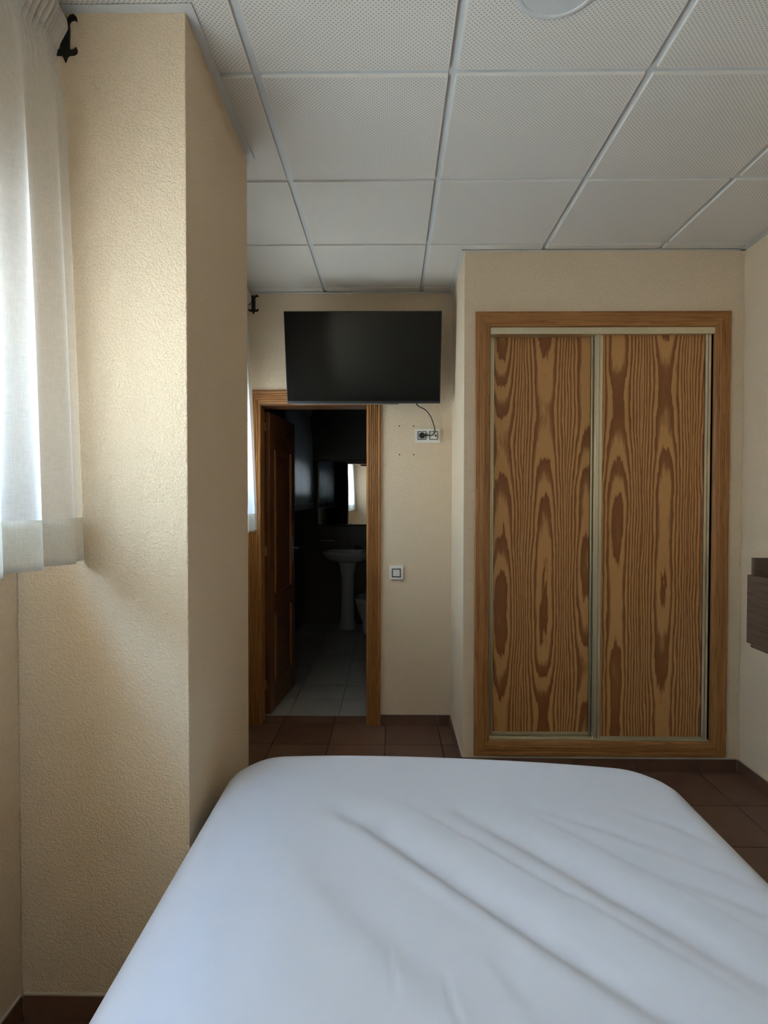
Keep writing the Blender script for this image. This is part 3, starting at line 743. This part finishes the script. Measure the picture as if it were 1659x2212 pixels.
def ground(px, py, z=BZT):
    """picture position -> plan position on the bed top (metres), for laying out the creases"""
    m = camera_matrix(); r = Vector((m[0][0], m[1][0], m[2][0])); u = Vector((m[0][1], m[1][1], m[2][1])); f = -Vector((m[0][2], m[1][2], m[2][2]))
    d = f*F_PX + r*(px-829.5) - u*(py-1106); k = (z-EYE)/d.z
    return (d.x*k, d.y*k)
CREASES = [   # pixel polyline measured on the photograph, depth (m), half width (m)
 ([(700, 1735), (790, 1775), (1000, 1905), (1240, 2062), (1480, 2215), (1640, 2330)], 0.0120, 0.027),
 ([(960, 1735), (1160, 1838), (1400, 1975), (1659, 2132), (1760, 2200)], 0.0068, 0.025),
 ([(1100, 1728), (1300, 1790), (1560, 1880), (1720, 1950)], 0.0014, 0.013),
 ([(1330, 1740), (1450, 1778), (1600, 1842)], 0.0014, 0.013),
 ([(1400, 1880), (1560, 1935), (1720, 2000)], 0.0018, 0.016),
 ([(640, 1790), (700, 1870), (800, 1985), (980, 2125), (1160, 2262)], 0.0036, 0.036),
 ([(800, 1850), (900, 1910), (1050, 2010), (1180, 2110)], 0.0012, 0.018),
 ([(1040, 2040), (1110, 2120), (1220, 2250)], 0.0014, 0.016),
 ([(1300, 1960), (1480, 2070), (1659, 2180)], 0.0011, 0.013),
 ([(1230, 1990), (1400, 2110), (1560, 2215)], 0.0011, 0.013),
 ([(835, 2012), (842, 2080), (856, 2170)], 0.0016, 0.0035),
 ([(954, 2082), (970, 2140), (1000, 2240)], 0.0020, 0.004),
 ([(480, 1690), (420, 1790), (340, 1940), (270, 2080)], 0.0014, 0.006),
 ([(400, 1900), (320, 1990), (250, 2090)], 0.0014, 0.005),
 ([(560, 1850), (500, 2000), (470, 2200)], 0.0018, 0.030),
]
SEG = []
for pl, dep, wid in CREASES:
    q = [ground(*p) for p in pl]; L = [0.0]
    for a, b in zip(q[:-1], q[1:]): L.append(L[-1]+math.hypot(b[0]-a[0], b[1]-a[1]))
    for k in range(len(q)-1): SEG.append((q[k], q[k+1], L[k]/L[-1], L[k+1]/L[-1], dep, wid, id(pl)))
def crease_height(x, y):
    best = {}
    for a, b, s0, s1, dep, wid, key in SEG:
        dx, dy = b[0]-a[0], b[1]-a[1]; l2 = dx*dx+dy*dy
        t = max(0.0, min(1.0, ((x-a[0])*dx+(y-a[1])*dy)/l2))
        ex, ey = x-a[0]-dx*t, y-a[1]-dy*t; d = math.hypot(ex, ey)
        if d > wid*5: continue
        if key not in best or d < best[key][0]: best[key] = (d, s0+(s1-s0)*t, dep, wid, dx*ey-dy*ex)
    h = 0.0
    for d, s, dep, wid, side in best.values():
        taper = math.sin(math.pi*min(1.0, max(0.0, s)))**0.8
        wd = wid*(1.9 if side > 0 else 0.95)
        g = math.exp(-(d/wd)**2); ridge = math.exp(-((d-2.0*wd)/(1.3*wd))**2)
        h += 1.75*dep*taper*(-g + (0.22 if side > 0 else 0.38)*ridge)
    return h
def bed_sheet():
    R = 0.075
    def axis(half, step):
        edge = [R*(1-math.cos(math.pi/2*k/7)) for k in range(0, 7)]
        inner = half-R; n = int(2*inner/step)
        pts = [-half+e for e in edge] + [-inner+2*inner*k/n for k in range(n+1)]
        return pts + [half-e for e in reversed(edge)]
    ax, ay = axis(BA, 0.0075), axis(BB, 0.0085)
    vs = []; nx, ny = len(ax), len(ay); RC = 0.165
    def plan(x, y):
        """rounded rectangle: returns plan position and distance to the edge"""
        p, q = (abs(x)-(BA-RC))/RC, (abs(y)-(BB-RC))/RC; de = min(BA-abs(x), BB-abs(y))
        if p > 0 and q > 0:
            m = max(p, q); L = math.hypot(p, q); de = RC*(1-m)
            x = math.copysign(BA-RC+RC*p*m/L, x); y = math.copysign(BB-RC+RC*q*m/L, y)
        px, py = BXC+x, BYC+y
        k = max(0.0, (py-0.9)/1.0)
        return px, py - 0.062*(px-BXC)*k - 0.03*k*(abs(px-BXC)/BA)**3, de
    for j, y in enumerate(ay):
        for i, x in enumerate(ax):
            px, py, de = plan(x, y)
            z = BZT
            if de < R: z = BZT-R+math.sqrt(max(0.0, R*R-(R-de)**2))
            else: pass
            fade = min(1.0, de/0.06)
            z += fade*crease_height(px, py) if py > 0.35 else 0.0
            z += 0.004*math.sin(px*5.1+1.0)*math.sin(py*4.3)*fade
            z -= 0.010*(max(0.0, abs(x)/BA)**4)
            vs.append((px, py, z))
    fs = [(j*nx+i, j*nx+i+1, (j+1)*nx+i+1, (j+1)*nx+i) for j in range(ny-1) for i in range(nx-1)]
    loop = [i for i in range(nx)] + [j*nx+nx-1 for j in range(1, ny)] + [(ny-1)*nx+i for i in range(nx-2, -1, -1)] + [j*nx for j in range(ny-2, 0, -1)]
    base = list(loop); nl = len(loop); prev = loop
    for k in range(1, 9):
        z = (BZT-R)*(1-k/8)+0.20*k/8; cur = []
        for q, idx in enumerate(base):
            px, py, _ = vs[idx]; dx, dy = px-BXC, py-BYC
            wv = 0.006*math.sin(q*0.11)*k/8 - 0.010*k/8
            on_side = abs(dx)/BA > abs(dy)/BB
            ox, oy = (math.copysign(1, dx), 0) if on_side else (0, math.copysign(1, dy))
            vs.append((px+ox*wv, py+oy*wv, z)); cur.append(len(vs)-1)
        fs += [(prev[q], cur[q], cur[(q+1) % nl], prev[(q+1) % nl]) for q in range(nl)]
        prev = cur
    return MB().add(vs, fs, True).build('bed_sheet', 'sheet')
tag(bed_sheet(), 'white cotton sheet with long diagonal creases pulled over the bed', 'bed sheet')

# ------------------------------------------------------------------ bathroom fittings
mir = thing('wall_mirror', 'dark framed mirror above the bathroom washbasin reflecting a curtain', 'mirror', (-0.42, BY1, 1.5))
mx0, mx1, mz0, mz1 = -0.868, 0.03, EYE-0.300, EYE+0.468
MB().prism([(mx0+0.02, BY1-0.008), (mx1-0.02, BY1-0.008), (mx1-0.02, BY1-0.026), (mx0+0.02, BY1-0.0125)], lambda u, v, d: (u, v, d), mz0+0.02, mz1-0.02).build('mirror_glass', 'mirror', mir)
for a in ((mx0, mx0+0.024, mz0, mz1), (mx1-0.024, mx1, mz0, mz1), (mx0+0.024, mx1-0.024, mz0, mz0+0.024), (mx0+0.024, mx1-0.024, mz1-0.024, mz1)):
    MB().box(a[0], a[1], BY1-0.03, BY1, a[2], a[3]).build('frame_piece', 'mirror_frame', mir, 0.003)
adopt(mir)
sink = thing('washbasin', 'white porcelain pedestal washbasin below the bathroom mirror', 'washbasin', (-0.50, 6.55, 0))
SX, SY = -0.492, 6.50
b = MB().lathe([(0.0, 0.76), (0.10, 0.745), (0.17, 0.755), (0.235, 0.79), (0.272, 0.84), (0.280, 0.862), (0.270, 0.870), (0.245, 0.866), (0.215, 0.83), (0.15, 0.775), (0.03, 0.765), (0.0, 0.765)], SX, SY, 48, 1.0, 0.80)
b.box(SX-0.20, SX+0.20, SY+0.14, BY1-0.002, 0.80, 0.872).build('basin', 'porcelain', sink)
MB().lathe([(0.098, 0.0), (0.096, 0.03), (0.078, 0.10), (0.070, 0.35), (0.076, 0.60), (0.105, 0.76)], SX, SY+0.03, 32, 1.0, 0.95).build('pedestal', 'porcelain', sink)
t = MB().cyl((SX, SY+0.185, 0.87), (SX, SY+0.185, 0.955), 0.022, 0.019).tube([(SX, SY+0.185, 0.935), (SX, SY+0.12, 0.945), (SX, SY+0.06, 0.925)], 0.011).tube([(SX, SY+0.185, 0.955), (SX, SY+0.18, 0.985), (SX, SY+0.12, 1.005)], 0.008)
t.build('tap', 'chrome', sink)
adopt(sink)
sd = MB().lathe([(0.0, 0.872), (0.036, 0.872), (0.042, 0.885), (0.038, 0.902), (0.02, 0.91), (0.0, 0.911)], SX+0.10, SY+0.18, 24, 1.15, 0.8)
tag(sd.build('soap_dish', 'soap'), 'small dark soap resting on the washbasin rim beside the tap', 'soap')
tr = thing('towel_rail', 'short chrome towel rail on the wall left of the washbasin', 'towel rail', (-0.74, BY1, 0.97))
MB().cyl((-0.82, BY1-0.05, 0.968), (-0.66, BY1-0.05, 0.968), 0.007).build('rail', 'chrome', tr)
for x in (-0.81, -0.67): MB().cyl((x, BY1, 0.968), (x, BY1-0.052, 0.968), 0.009).build('post', 'chrome', tr)
adopt(tr)
bd = thing('bidet', 'white porcelain bidet beside the washbasin pedestal', 'bidet', (-0.2, 6.35, 0))
MB().lathe([(0.10, 0.0), (0.105, 0.05), (0.11, 0.12), (0.155, 0.22), (0.182, 0.33), (0.185, 0.375), (0.175, 0.385), (0.155, 0.37), (0.11, 0.30), (0.0, 0.27)], -0.215, 6.38, 40, 1.0, 1.45).build('bowl', 'porcelain', bd)
MB().cyl((-0.215, 6.60, 0.37), (-0.215, 6.60, 0.43), 0.018).tube([(-0.215, 6.60, 0.42), (-0.215, 6.54, 0.44), (-0.215, 6.49, 0.425)], 0.009).build('tap', 'chrome', bd)
adopt(bd)
